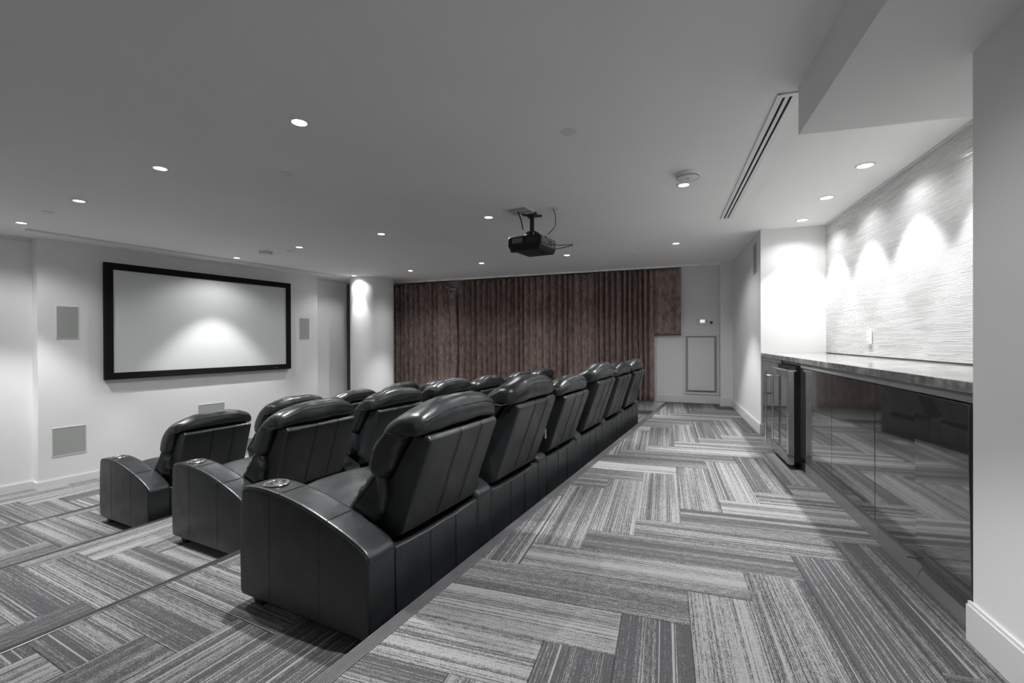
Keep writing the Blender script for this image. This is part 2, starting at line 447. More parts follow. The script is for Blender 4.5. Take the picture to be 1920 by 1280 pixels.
for k in range(4):
    z = -k*STEP; o1 = TREAD*k
    prof = [(0, -.035), (.006, -.035), (.008, 0.0), (.002, .005)]
    bm = bmesh.new(); t0 = (z-.0065)
    nw = NOSE if k == 0 else NOSE2
    pts = [(o1+.004, z-.04), (o1+.006, z-.004), (o1-.002, z+.004)]
    for q in range(6 if k == 0 else 3):
        oo = o1-.006-q*.0085; pts += [(oo, z+.0045), (oo-.003, z+.0045), (oo-.0045, z+.002), (oo-.007, z+.002)]
    pts += [(o1-nw, z+.001), (o1-nw, z-.0065), (o1, z-.0065), (o1, z-.04)]
    s0, s1 = -4.0, [9.0, 9.2, 9.5, 9.8][k]
    A_ = [bm.verts.new((*ROW.p(s0, a), b_)) for a, b_ in pts]; B_ = [bm.verts.new((*ROW.p(s1, a), b_)) for a, b_ in pts]
    for i in range(len(pts)): bm.faces.new((A_[i], A_[(i+1) % len(pts)], B_[(i+1) % len(pts)], B_[i]))
    bm.faces.new(A_[::-1]); bm.faces.new(B_)
    struct(obj('trim_%d' % (k+3), bm, M['nosing' if k == 0 else 'rubber']), 'ribbed grey stair nosing, ' + ['top step', 'second step', 'third step', 'lowest step'][k])

for k in range(1, 4):
    z = -k*STEP; p = lambda s_, o_: ROW.p(s_, TREAD*k-o_)
    bm = prism(bmesh.new(), [p(-4, NOSE2-.001), p([0, 9.2, 9.5, 9.8][k], NOSE2-.001), p([0, 9.2, 9.5, 9.8][k], NOSE2+.006), p(-4, NOSE2+.006)], z-.006, z+.0035)
    obj('metal_lip', bm, M['steel'], bpy.data.objects['trim_%d' % (k+3-1)])

# ------------------------------------------------------------------ backsplash strips
wb = next(o for o in bpy.data.objects if o.name == 'wall_backsplash')
bm = bmesh.new(); lay = bm.faces.layers.float.new('tone')
zz = .925
while zz < CEIL-.02:
    h = .0098; s = 1.69 - random.random()*.15
    while s < 5.395:
        L = random.choice((.05, .1, .15, .3, .3)) * random.uniform(.9, 1.1); e = min(s+L, 5.398); a = max(s, 1.69)
        if e - a > .008:
            d_ = random.uniform(.0068, .0080); n0 = len(bm.faces)
            fbox(BAR, a+.0004, e-.0004, .635, .635-d_, zz+.0009, min(zz+h-.0009, CEIL-.012), bm)
            bm.faces.ensure_lookup_table(); t = random.random()
            for fi in range(n0, len(bm.faces)): bm.faces[fi][lay] = t
        s += L
    zz += h
o = obj('mosaic_strip', bm, M['mosaic'], wb); o['kind'] = 'stuff'
struct(obj('trim_7', fbox(BAR, 1.69, 5.4, .612, .635, CEIL-.012, CEIL), M['trim']))

# ------------------------------------------------------------------ ceiling fixtures
def lamp_light(name, loc, power, parent, core=37.5, spill=.19):
    ld = bpy.data.lights.new(name, 'SPOT'); ld.energy = power; ld.spot_size = radians(165); ld.spot_blend = .2
    ld.shadow_soft_size = .024; ld.color = (.99, .997, 1); ld.use_nodes = True
    nt = ld.node_tree; em = nt.nodes['Emission']
    tc = N_(nt, 'ShaderNodeTexCoord'); sp = N_(nt, 'ShaderNodeSeparateXYZ'); L_(nt, tc.outputs['Normal'], sp.inputs[0])
    cz = math_(nt, 'ABSOLUTE', sp.outputs[2])
    mr = N_(nt, 'ShaderNodeMapRange', interpolation_type='SMOOTHSTEP'); L_(nt, cz, mr.inputs[0])
    mr.inputs[1].default_value = cos(radians(core+1.5)); mr.inputs[2].default_value = cos(radians(core-9))
    m2 = N_(nt, 'ShaderNodeMapRange', interpolation_type='SMOOTHSTEP'); L_(nt, cz, m2.inputs[0])
    m2.inputs[1].default_value = cos(radians(74)); m2.inputs[2].default_value = cos(radians(52))
    st = math_(nt, 'ADD', math_(nt, 'MULTIPLY', mr.outputs[0], 1-spill), math_(nt, 'MULTIPLY', math_(nt, 'MULTIPLY', m2.outputs[0], cz), spill*1.25))
    L_(nt, st, em.inputs['Strength'])
    o = bpy.data.objects.new(name, ld); C.objects.link(o); o.parent = parent; o.location = loc
    return o
def downlight(label, x, y, power, group, z=CEIL, r=.055, **k):
    t = thing('downlight', label, 'ceiling light', (x, y, z), 0, group)
    bm = lathe(bmesh.new(), [(r, .0), (r, -.004), (r-.004, -.006), (r-.014, -.006), (r-.017, -.003), (r-.018, -.001)], n=40)
    obj('trim_ring', bm, M['white'], t, smooth=40)
    bm = lathe(bmesh.new(), [(0, -.0035), (r-.018, -.0035), (r-.0175, -.0005)], n=32)
    obj('lamp_face', bm, M['lamp'], t)
    lamp_light('lamp_beam', (0, 0, -.03), power, t, **k)
    return t
G1 = 'recessed ceiling downlights over the seating'
grid = [((-1.19, 2.56), 'largest recessed downlight, nearest the camera'),
        ((-2.49, 3.23), 'recessed downlight second from the camera in the near diagonal line'),
        ((-3.77, 3.97), 'recessed downlight third from the camera in the near diagonal line'),
        ((-5.05, 4.69), 'recessed downlight at far left, above the screen wall corner'),
        ((-.23, 4.55), 'recessed downlight just left of the projector mount'),
        ((-1.50, 5.24), 'recessed downlight between the projector and the screen wall, middle line'),
        ((-2.78, 5.96), 'recessed downlight beside the smoke detector near the screen'),
        ((-4.05, 6.71), 'recessed downlight against the slot diffuser above the screen'),
        ((-1.78, 8.00), 'recessed downlight near the left end of the curtains'),
        ((-.48, 7.25), 'recessed downlight in front of the middle of the curtains'),
        ((.80, 6.60), 'recessed downlight just right of and beyond the projector'),
        ((2.10, 5.82), 'recessed downlight near the far right corner, left of the wall speaker'),
        ((1.37, 3.62), 'recessed downlight right beside the round smoke detector'),
        ((-2.98, 8.60), 'recessed downlight grazing the round column')]
for (x, y), lb in grid:
    if 'column' in lb: downlight(lb, x, y, LAMP_W*.6, G1, core=27, spill=.2)
    else: downlight(lb, x, y, LAMP_W, G1)
G2 = 'recessed downlights over the bar counter'
for (x, y), lb in [((2.51, 3.23), 'recessed downlight over the bar, nearest the bulkhead'), ((2.74, 3.96), 'middle recessed downlight over the bar counter'), ((3.0, 4.70), 'recessed downlight over the far end of the bar counter')]:
    downlight(lb, x, y, BAR_W, G2, r=.062, core=40, spill=.13)
downlight('recessed downlight over the bar hidden by the bulkhead', 2.27, 2.45, BAR_W, G2, r=.062, core=40, spill=.13)
downlight('recessed downlight over the aisle, out of view above the camera', .36, 1.55, LAMP_W, G1)
for i_, (x_, y_) in enumerate([(-.3, -3.0), (-2.3, -2.6), (-4.4, -2.2), (-1.2, -4.5), (-3.6, -4.2), (-6.2, -1.8)]):  # unseen lamps added for soft fill, bounced off the rear wall
    downlight('added fill downlight behind the camera, ' + ['nearest the right wall', 'in the middle of the front line', 'at the left of the front line', 'right one of the rear pair', 'left one of the rear pair', 'farthest to the left'][i_], x_, y_, LAMP_W*2.2, G1)
downlight('added fill downlight out of view at the left end of the screen wall', -6.3, 5.4-1.1, LAMP_W, G1)  # one more lamp added outside the view as fill

def disc(name, label, cat, x, y, r, h, group=None):
    bm = lathe(bmesh.new(), [(0, -h), (r-.008, -h), (r-.001, -h*.7), (r, -h*.3), (r-.003, 0)], n=40)
    o = obj(name, bm, M['white'], smooth=40); o.location = (x, y, CEIL); return tag(o, label, cat, group)
G3 = 'round blank ceiling cover plates'
disc('cover_plate', 'round white ceiling cover plate nearest the camera, right of centre', 'cover plate', .34, 2.69, .047, .008, G3)
disc('cover_plate', 'round white ceiling cover plate in the left middle of the ceiling', 'cover plate', -1.66, 3.35, .047, .008, G3)
disc('cover_plate', 'round white ceiling cover plate at the far left', 'cover plate', -4.39, 4.31, .047, .008, G3)
disc('cover_plate', 'small white ceiling plate right of the smoke detector by the screen', 'cover plate', -3.02, 6.20, .05, .006, G3)
disc('cover_plate', 'small white ceiling plate below and left of the projector', 'cover plate', -.10, 7.16, .045, .005, G3)
disc('cover_plate', 'small white ceiling plate in front of the right half of the curtains', 'cover plate', 1.77, 6.62, .045, .005, G3)
disc('cover_plate', 'small dark-looking ceiling plate beside the column downlight', 'cover plate', -2.86, 8.16, .04, .006, G3)
def smoke(label, x, y):
    t = thing('smoke_detector', label, 'smoke detector', (x, y, CEIL), 0, 'round white smoke detectors')
    bm = lathe(bmesh.new(), [(.088, 0), (.088, -.010), (.080, -.014), (.082, -.022), (.079, -.030), (.068, -.036), (0, -.037)], n=48)
    obj('housing', bm, M['white'], t, smooth=35)
    bm = lathe(bmesh.new(), [(.077, -.0335), (.081, -.0335), (.081, -.024), (.077, -.024)], n=48, close=True); obj('vent_ring', bm, M['grille'], t)
    obj('indicator', boxbm(-.010, .006, -.004, .004, -.0385, -.036), M['black'], t)
smoke('large round white smoke detector beside the downlight, right of centre', 1.31, 3.38)
smoke('round white smoke detector on the ceiling in front of the screen', -3.37, 6.24)

def slot_diffuser(label, fr, s0, s1, o0, o1):
    x, y = fr.p((s0+s1)/2, (o0+o1)/2); L = (s1-s0)/2; W = abs(o1-o0)/2
    t = thing('slot_diffuser', label, 'air vent', (x, y, CEIL), fr.ang)
    obj('backing', boxbm(-L+.004, L-.004, -W+.006, W-.006, -.0025, -.0005), M['dark'], t)
    bm = bmesh.new()
    for a, b_ in ((-W, -W+.028), (-.009, .009), (W-.028, W)): box(bm, -L, L, a, b_, -.008, 0)
    obj('frame', bm, M['white'], t)
    for e in (-1, 1): obj('end_cap', boxbm(min(e*L, e*(L-.03)), max(e*L, e*(L-.03)), -W, W, -.0085, 0), M['white'], t)
slot_diffuser('long white linear slot diffuser beside the bulkhead', BAR, 2.25, 4.74, -.485, -.385)
slot_diffuser('long thin linear slot diffuser above the screen wall', SCR, -.2, 4.1, -.50, -.40)

# ------------------------------------------------------------------ projector
t = thing('projector', 'black ceiling-hung projector aimed at the screen', 'projector', (.20, 4.45, 1.99), SCR.ang + 0)
t.scale = (1.12, 1.12, 1.32)
pw, pd = .165, .155           # half sizes: local x runs along the screen, local y runs to the screen
prof = rounded([(-pd, -.028, .012), (-pd, .05, .02), (pd, .055, .03), (pd, -.02, .02), (pd-.05, -.055, .02), (-pd+.02, -.055, .015)], 4)
bm = pillow(bmesh.new(), prof, -pw, pw, .016, 4, 2); obj('body', bm, M['projector'], t, smooth=40)
bm = bmesh.new()
for i in range(9): box(bm, -pw-.0025, -pw+.004, -.13+i*.012, -.123+i*.012, -.005, .035)
obj('vent_grille', bm, M['rubber'], t)
obj('lamp_cover', boxbm(-pw-.002, -pw+.004, .01, .11, .0, .035, .002), M['cabinet'], t)
obj('connector_panel', boxbm(-pw+.03, pw-.03, -pd-.002, -pd+.004, -.022, .04, .001), M['cabinet'], t)
pn = t.children[-1]
for i, (a, w__, zc) in enumerate([(-.11, .03, .0), (-.06, .018, .0), (-.03, .018, .0), (.0, .012, .0), (.03, .012, .0), (.06, .03, .0), (.0, .05, .025)]):
    obj('connector', boxbm(a, a+w__, -pd-.006, -pd, zc-.012, zc-.002), M['steel' if i % 2 else 'black'], pn)
bm = bmesh.new(); tmp = lathe(bm, [(0, 0), (.045, 0), (.045, .03), (.036, .03), (.034, .012), (0, .010)], n=28)
bmesh.ops.rotate(bm, verts=bm.verts, cent=(0, 0, 0), matrix=Matrix.Rotation(-pi/2, 3, 'X')); bmesh.ops.translate(bm, verts=bm.verts, vec=(-.05, pd-.01, 0))
obj('lens', bm, M['rubber'], t, smooth=40)
for a in (-1, 1): 
    bm = lathe(bmesh.new(), [(0, .045), (.014, .045), (.014, .072), (.008, .082), (0, .083)], a*.11, -.08, 16); obj('foot_screw', bm, M['black'], t, smooth=40)
mt = thing('projector_mount', 'black ceiling mount pole holding the projector', 'projector mount', (.20, 4.45, 1.99), SCR.ang)
bm = lathe(bmesh.new(), [(0, .13), (.022, .13), (.022, .305), (0, .305)], n=20); obj('pole', bm, M['black'], mt, smooth=40)
bm = lathe(bmesh.new(), [(0, .0765), (.085, .0765), (.088, .090), (.080, .112), (.060, .130), (.026, .142), (.022, .155), (0, .155)], n=28); obj('cap', bm, M['black'], mt, smooth=40)
bm = lathe(bmesh.new(), [(0, .292), (.05, .292), (.055, .30), (.055, .31), (0, .31)], n=24); obj('ceiling_plate', bm, M['black'], mt, smooth=40)
for k in range(4):
    a = pi/4 + k*pi/2; bm = tube(bmesh.new(), [(cos(a)*.03, sin(a)*.03, .29), (cos(a)*.1, sin(a)*.1, .30)], .011, 8)
    obj('arm', bm, M['black'], mt, smooth=40)
def cable(label, pts, r=.0035):
    out = []
    for i in range(len(pts)-1):
        p = [Vector(pts[max(0, min(len(pts)-1, i+k-1))]) for k in range(4)]
        for k in range(5):
            q = k/5; out.append(.5*((2*p[1]) + (p[2]-p[0])*q + (2*p[0]-5*p[1]+4*p[2]-p[3])*q*q + (3*p[1]-p[0]-3*p[2]+p[3])*q**3))
    out.append(Vector(pts[-1])); o = obj('projector_cable', tube(bmesh.new(), out, r, 8), M['black'], smooth=60)
    return tag(o, label, 'cable')
cable('thin black cable dropping from the ceiling socket to the projector', [(.385, 4.25, 2.297), (.405, 4.24, 2.24), (.41, 4.24, 2.15), (.39, 4.26, 2.11), (.345, 4.32, 2.072)])
cable('black cable running from the ceiling grille to the mount', [(.06, 4.34, 2.297), (.09, 4.36, 2.22), (.105, 4.37, 2.15), (.112, 4.375, 2.128)], .006)
cable('black cable looping off the right end of the projector', [(.362, 4.34, 1.985), (.45, 4.30, 1.965), (.575, 4.27, 1.962), (.50, 4.33, 1.95), (.42, 4.40, 1.948), (.378, 4.385, 1.952)])
pg = thing('ceiling_grille', 'small square white ceiling grille left of the projector mount', 'air vent', (.075, 4.33, CEIL), SCR.ang)
bm = bmesh.new()
for q in ((-.12, .12, -.12, -.10), (-.12, .12, .10, .12), (-.12, -.10, -.10, .10), (.10, .12, -.10, .10)): box(bm, *q, -.008, 0)
obj('frame', bm, M['white'], pg)
bm = bmesh.new()
for i in range(12): box(bm, -.10, .10, -.096+i*.0166, -.091+i*.0166, -.0035, -.001)
box(bm, -.004, .004, -.10, .10, -.006, -.001)
obj('louvre', bm, M['trim'], pg); obj('backing', boxbm(-.1, .1, -.1, .1, -.001, 0), M['rubber'], pg)
pg = thing('ceiling_socket', 'white ceiling socket plate right of the projector mount', 'socket', (.40, 4.24, CEIL), SCR.ang)
obj('plate', boxbm(-.06, .06, -.035, .035, -.007, 0, .002), M['white'], pg); obj('socket_face', boxbm(-.03, .03, -.018, .018, -.009, -.006), M['trim'], pg)

# ------------------------------------------------------------------ screen and wall speakers
def on_wall(fr, s, o, z): x, y = fr.p(s, o); return (x, y, z)
# local x along the wall, local y out of the room (so the room is at -y)
t = thing('projection_screen', 'white projection screen in a wide black frame', 'projection screen', on_wall(SCR, 1.92, 0, 1.337), SCR.ang)
W2, H2, FR_ = 1.315, .762, .088
obj('screen_surface', boxbm(-W2+FR_-.01, W2-FR_+.01, -.055, -.045, -H2+FR_-.01, H2-FR_+.01), M['screen'], t)
for q in ((-W2, W2, H2-FR_, H2), (-W2, W2, -H2, -H2+FR_)): obj('frame_bar', boxbm(q[0], q[1], -.072, -.006, q[2], q[3], .004), M['velvetframe'], t)
for a in (-1, 1): obj('frame_bar', boxbm(min(a*W2, a*(W2-FR_)), max(a*W2, a*(W2-FR_)), -.072, -.006, -H2+FR_, H2-FR_, .004), M['velvetframe'], t)
obj('maker_badge', boxbm(1.0, 1.06, -.0735, -.072, -H2+.03, -H2+.038), M['cabinet'], t)
def wall_speaker(label, fr, s0, s1, z0, z1, o=0):
    t = thing('wall_speaker', label, 'speaker', on_wall(fr, (s0+s1)/2, o, (z0+z1)/2), fr.ang if fr is not BAR else fr.ang, 'flush speakers set in the walls')
    W, H = (s1-s0)/2, (z1-z0)/2
    k = 1 if fr is BAR else -1      # which local side the room is on
    y = lambda a, b_: (min(k*a, k*b_), max(k*a, k*b_))
    bm = bmesh.new()
    for q in ((-W, W, H-.006, H), (-W, W, -H, -H+.006), (-W, -W+.006, -H, H), (W-.006, W, -H, H)): box(bm, q[0], q[1], *y(.007, -.004), q[2], q[3])
    obj('frame', bm, M['white'], t); obj('grille', boxbm(-W+.006, W-.006, *y(.004, -.002), -H+.006, H-.006), M['grille'], t)
wall_speaker('flush grey speaker left of the projection screen', SCR, .16, .37, 1.105, 1.507)
wall_speaker('flush grey speaker right of the projection screen', SCR, 3.45, 3.66, 1.10, 1.495)
wall_speaker('low flush grey speaker below left of the screen', SCR, .115, .435, -.315, .028)
wall_speaker('low flush speaker under the screen, peeking over the front row', SCR, 1.73, 2.12, -.24, .108)
wall_speaker('low flush speaker at the right end of the screen wall behind the recliners', SCR, 3.40, 3.75, -.28, .05)
wall_speaker('small flush grey speaker high on the wall beyond the bar', BAR, 5.58, 5.83, 1.845, 2.205)

# ------------------------------------------------------------------ curtains
tr = fbox(CUR, -.6, 6.44, -.212, -.194, CEIL-.030, CEIL)
fbox(CUR, -.6, 5.86, -.194, -.02, CEIL-.012, CEIL-.002, tr)
tag(obj('curtain_track', tr, M['track']), 'white curtain track along the ceiling', 'curtain rail')
def curtain(label, s0, s1, zb, per=.145, seed=0, o=-.085, amp=.062, topf=None, shift=None, ztop=CEIL-.034):
    rnd = random.Random(seed); folds = max(2, round((s1-s0)/per)); ks = []
    xs = [0]
    for i in range(folds): xs.append(xs[-1] + rnd.uniform(.55, 1.5))
    xs = [x/xs[-1] for x in xs]
    pts = []
    for i in range(folds):
        a = rnd.uniform(.65, 1.2); m_ = 12
        for k in range(m_):
            q = k/m_; u = xs[i] + (xs[i+1]-xs[i])*(q + .16*sin(2*pi*q)*rnd.choice((1, 1, .8)))
            # overlapping pleats: rounded lobe with a narrow valley
            pts.append((u, -amp*a*(abs(sin(pi*q))**.85)*2.25 + amp, i, q))
    pts.append((1, amp, folds, 0))
    nz = 18; bm = bmesh.new(); rows = []
    for j in range(nz+1):
        v = j/nz; row = []
        for u, off, i, q in pts:
            s = s0 + (s1-s0)*u; z1 = topf(s, ztop) if topf else ztop
            z = zb + (z1-zb)*v
            s += .022*noise.noise((i*.7+seed, v*1.8, 0))*(1-v*.8)*sin(pi*u)
            f_ = 1 + .55*(1-v) * noise.noise((i*1.3, seed, v))
            if shift: s = shift(s, v)
            z += .012*sin(u*40)*(1-v)*.3
            row.append(bm.verts.new((*CUR.p(s, o + off*f_), z)))
        rows.append(row)
    for a, b_ in zip(rows, rows[1:]):
        for i in range(len(a)-1): bm.faces.new((a[i], a[i+1], b_[i+1], b_[i]))
    ob = obj('curtain', bm, M['velvet'], smooth=70)
    md = ob.modifiers.new('thickness', 'SOLIDIFY'); md.thickness = .004
    return tag(ob, label, 'curtain', 'brown velvet curtains')
def top1(s, z): return z - max(0, (s-1.30)/.2)*.10 if s > 1.30 else z
def sh1(s, v): return s + (max(0, (s-1.15)/.35)*.16*(4*v*(1-v))*.5 if s > 1.15 else 0) - (max(0, (s-1.2)/.3)*.03*v)
curtain('brown velvet curtain by the column, its top corner unhooked', -.02, 1.53, .0, .118, 1, topf=top1, shift=sh1)
curtain('brown velvet curtain left of centre, with tight folds at its edge', 1.60, 3.015, .0, .098, 2, o=-.06)
curtain('brown velvet curtain right of centre', 3.02, 4.875, .0, .115, 5)
curtain('narrow brown velvet curtain, last full-length one on the right', 4.88, 5.405, .01, .082, 4, o=-.066)
curtain('short brown velvet curtain ending at the low wall', 5.41, 5.84, 1.155, .13, 6, o=-.04, amp=.026)
# the drooping flap of the unhooked corner
bm = bmesh.new(); pA = [(1.36, 2.18), (1.42, 2.12), (1.56, 2.08), (1.66, 2.15)]; rows = []
for j in range(9):
    v = j/8; row = []
    for k in range(9):
        q = k/8; s = 1.38 + .20*q; s = s + v*(.10 - .12*q)*1.0; z = 2.17 - .12*sin(pi*q) - v*(1.05 + .1*q)
        row.append(bm.verts.new((*CUR.p(s, -.085 + .03*sin(q*7+v*2)), z)))
    rows.append(row)
for a, b_ in zip(rows, rows[1:]):
    for i in range(8): bm.faces.new((a[i], a[i+1], b_[i+1], b_[i]))
c1 = next(o for o in bpy.data.objects if o.name == 'curtain')
o = obj('drooping_flap', bm, M['velvet'], c1, smooth=70); md = o.modifiers.new('thickness', 'SOLIDIFY'); md.thickness = .004
bm = tube(bmesh.new(), [(*CUR.p(1.36, -.09), 2.19), (*CUR.p(1.38, -.10), 2.15), (*CUR.p(1.45, -.10), 2.115), (*CUR.p(1.55, -.10), 2.10), (*CUR.p(1.59, -.09), 2.13)], .008, 8)
obj('header_tape', bm, M['trim'], c1, smooth=60)

# ------------------------------------------------------------------ thermostat, sensor, access panel, socket
t = thing('thermostat', 'white wall thermostat with a lit display', 'thermostat', on_wall(CUR, 6.18, .05, 1.365), CUR.ang)
obj('housing', boxbm(-.085, .085, -.024, 0, -.055, .055, .012, 3), M['white'], t)
obj('display', boxbm(-.04, .035, -.0255, -.023, -.015, .035), M['display'], t)
for i in range(2): obj('button', boxbm(.05, .066, -.027, -.023, -.012+i*.024, .002+i*.024, .002), M['cabinet'], t)
bm = lathe(bmesh.new(), [(0, .012), (.018, .012), (.022, 0)], n=20); bmesh.ops.rotate(bm, verts=bm.verts, cent=(0, 0, 0), matrix=Matrix.Rotation(pi/2, 3, 'X'))
o = obj('wall_sensor', bm, M['black'], smooth=50); o.location = on_wall(CUR, 6.315, .05, 1.35); o.rotation_euler = (0, 0, CUR.ang)
tag(o, 'small round black wall sensor right of the thermostat', 'sensor')
t = thing('access_panel', 'painted access panel with a raised door, below the thermostat', 'access panel', on_wall(CUR, 6.155, .05, .655), CUR.ang)
bm = bmesh.new()
for q in ((-.28, .28, .47, .505), (-.28, .28, -.505, -.47), (-.28, -.245, -.47, .47), (.245, .28, -.47, .47)): box(bm, q[0], q[1], -.020, 0, q[2], q[3], .003)
obj('frame', bm, M['trim'], t)
obj('door', boxbm(-.205, .205, -.055, -.012, -.44, .445, .006), M['trim'], t)
obj('groove_shade', boxbm(-.235, .235, -.013, -.001, -.462, .464), M['grille'], t)  # darker grey stands in for shade in the groove around the door
x, y = BAR.p(4.27, .622)
t = thing('wall_socket', 'white socket plate on the stone backsplash', 'socket', (x, y, 1.085), BAR.ang)
obj('plate', boxbm(-.04, .04, -.0, .012, -.06, .06, .003), M['white'], t)
for a in (-.022, .022): obj('socket_face', boxbm(-.016, .016, .011, .0145, a-.014, a+.014, .002), M['trim'], t)

# ------------------------------------------------------------------ bar: worktop, cabinets, fridge
def bar_world(name, label, cat, s):
    x, y = BAR.p(s, 0); return thing(name, label, cat, (x, y, 0), BAR.ang)
# local x = along the bar (away from the camera), local y = into the room (-o)
def bb(s0, s1, o0, o1, z0, z1, bev=0): return boxbm(s0, s1, -o1, -o0, z0, z1, bev=bev)
x, y = BAR.p(0, 0)
t = thing('countertop', 'grey veined marble bar worktop', 'worktop', (x, y, .875), BAR.ang)
obj('slab', bb(1.69, 5.398, -.0, .622, 0, .04, .003), M['marble'], t)
DO = .013                     # door faces, behind the edge of the worktop
def cabinet(label, s0, s1, doors, proud=0, lo=.12):
    t = thing('base_cabinet', label, 'cabinet', (*BAR.p(s0, 0), 0), BAR.ang)
    L = s1-s0-.002
    obj('carcass', bb(0, L, DO+.022, .60, .11, .875), M['cabinet'], t)
    obj('top_rail', bb(0.001, L-.001, DO+.001, .05, .838, .874), M['railgrey'], t)
    kl = min(L, .66) if s1 == 3.885 else L
    obj('toe_kick', bb(0, kl, .030, .05, 0, .12), M['kick'], t)
    if kl < L: obj('toe_recess', bb(kl, L, .032, .08, 0, .11), M['dark'], t)
    a = 0
    for wd in doors:
        p_ = proud if wd is doors[0] else 0
        dd = obj('door', bb(a+.002, a+wd-.002, DO-p_, DO+.019-p_, lo - (.01 if p_ else 0), .834, .0015), M['gloss'], t); a += wd
        dd['label'] = 'dark high-gloss cabinet door'
        if p_: dd.rotation_euler = (radians(-.8), 0, 0)
    return t
cabinet('gloss cabinet nearest the camera, its right door standing slightly proud', 1.70, 2.512, [.375, .435], .008)
cabinet('wide single gloss cabinet between the near pair and the next door', 2.512, 3.158, [.646])
cabinet('narrow gloss cabinet right beside the wine fridge', 3.158, 3.885, [.404, .321])
cabinet('gloss cabinet at the far end of the bar behind the fridge', 4.525, 5.395, [.434, .434])
tp = tube(bmesh.new(), [(.0, 0, 0), (.02, .012, .0), (.03, .035, -.002)], .003, 8)
o = obj('door_catch', tp, M['black'], smooth=50); o.location = (*BAR.p(2.06, .010), .118); o.rotation_euler = (0, 0, BAR.ang)
tag(o, 'tiny black peg poking out under the gloss cabinet doors', 'door catch')
# fridge: door front plane at o = FO
FO = -.070
t = thing('beverage_fridge', 'stainless glass-door wine fridge standing proud of the cabinets', 'fridge', (*BAR.p(3.90, 0), 0), BAR.ang)
FW = .61
obj('body', bb(.016, FW-.016, FO+.055, .50, .06, .842), M['black'], t)
obj('base_grille', bb(.006, FW-.006, .032, .45, 0.0, .06), M['dark'], t)
obj('top_rail', bb(0, FW, DO+.01, .05, .848, .874), M['railgrey'], t)
dr = obj('door', boxbm(0, .001, 0, .001, 0, .001), M['steel'], t); bpy.data.meshes.remove(dr.data)
z0, z1 = .042, .806; fw = .055
bm = bmesh.new()
for q in ((0, FW, z1-fw, z1), (0, FW, z0, z0+fw+.03), (0, fw, z0+fw, z1-fw), (FW-fw, FW, z0+fw, z1-fw)):
    box(bm, q[0], q[1], -FO-.043, -FO, q[2], q[3], .002)
dr = obj('door', bm, M['steel'], t)
obj('glass_pane', bb(fw-.004, FW-fw+.004, FO+.004, FO+.038, z0+fw+.026, z1-fw+.004), M['glass'], dr)
obj('gasket', bb(.01, FW-.01, FO+.043, FO+.055, z0+.01, z1-.01), M['rubber'], dr)
obj('badge', bb(FW*.45, FW*.45+.05, FO-.002, FO+.001, z0+.03, z0+.045), M['chrome'], dr)
obj('hinge', bb(.0, .05, FO-.0, FO+.06, z1, z1+.008), M['chrome'], dr)
hd = bmesh.new(); hx = FW-.035; hy = -FO+.055
tube(hd, [(hx, hy, .083), (hx, hy, .78)], .0095, 12)
for zz in (.135, .73): tube(hd, [(hx, hy, zz), (hx, -FO-.002, zz)], .007, 10)
obj('handle', hd, M['chrome'], dr, smooth=50)

# ------------------------------------------------------------------ recliners
ARM = .158; PITCH = .817
def creases(v, amp, sc, seed):
    n_ = noise.noise((v[0]*sc*.7+seed, v[1]*sc, v[2]*sc)); n2 = noise.noise((v[0]*sc*2.1+seed, v[1]*sc*2.4, v[2]*sc*2.4))
    return amp*(n_ + .4*n2)
arm_top = [(.805, .535), (.79, .556), (.74, .566), (.69, .569), (.62, .568), (.54, .560), (.46, .548), (.40, .536), (.33, .519), (.254, .497), (.19, .477), (.132, .457), (.08, .436), (.035, .414), (.008, .392)]
def arm_profile():
    pts = [(0.0, .37), (0.0, .07), (.012, .05), (.80, .05), (.818, .07), (.822, .25), (.815, .45)] + arm_top
    return densify(pts, .05)
def build_arm():
    bm = pillow(bmesh.new(), arm_profile(), 0, ARM, .016, 4, 3)
    o = obj('arm', bm, M['leather'], None, smooth=38)
    # recess for the cup holder
    cb = lathe(bmesh.new(), [(0, .46), (.043, .46), (.043, .65), (0, .65)], ARM/2, .655, 32)
    cu = obj('cutter', cb, None)
    md = o.modifiers.new('cup', 'BOOLEAN'); md.object = cu; md.operation = 'DIFFERENCE'; md.solver = 'EXACT'
    dg = bpy.context.evaluated_depsgraph_get(); dg.update()
    me = bpy.data.meshes.new_from_object(o.evaluated_get(dg)); o.modifiers.clear(); o.data = me; me.name = 'arm'
    bpy.data.objects.remove(cu)
    for p in me.polygons: p.use_smooth = True
    me.set_sharp_from_angle(angle=radians(38))
    # cup holder
    bm = lathe(bmesh.new(), [(.054, .5690), (.057, .5715), (.054, .5755), (.045, .5755), (.0415, .570), (.0415, .480), (0, .478)], ARM/2, .655, 36)
    ch = obj('cup_holder', bm, M['chrome'], o, smooth=40); ch['label'] = 'polished steel cup holder'
    # piping along both edges, two cross seams on the top, two down the outside
    bm = bmesh.new()
    for xx in (.0065, ARM-.0065): tube(bm, [(xx, a-.001, b_-.004) for a, b_ in arm_top[1:]] + [(xx, .003, .37)], .0026, 6)
    for (ya, za) in ((.54, .5605), (.24, .4935)): tube(bm, [(.008, ya, za-.002), (.03, ya, za+.0003), (ARM-.03, ya, za+.0003), (ARM-.008, ya, za-.002)], .0016, 6)
    for yy, zt in ((.60, .545), (.28, .49)):
        tube(bm, [(.0006, yy, .07), (.0006, yy, zt)], .0017, 6)
    tube(bm, [(.02, -.0, .368), (ARM-.01, -.0, .376)], .0016, 6)
    obj('piping', bm, M['seam'], o)['kind'] = 'stuff'
    return o
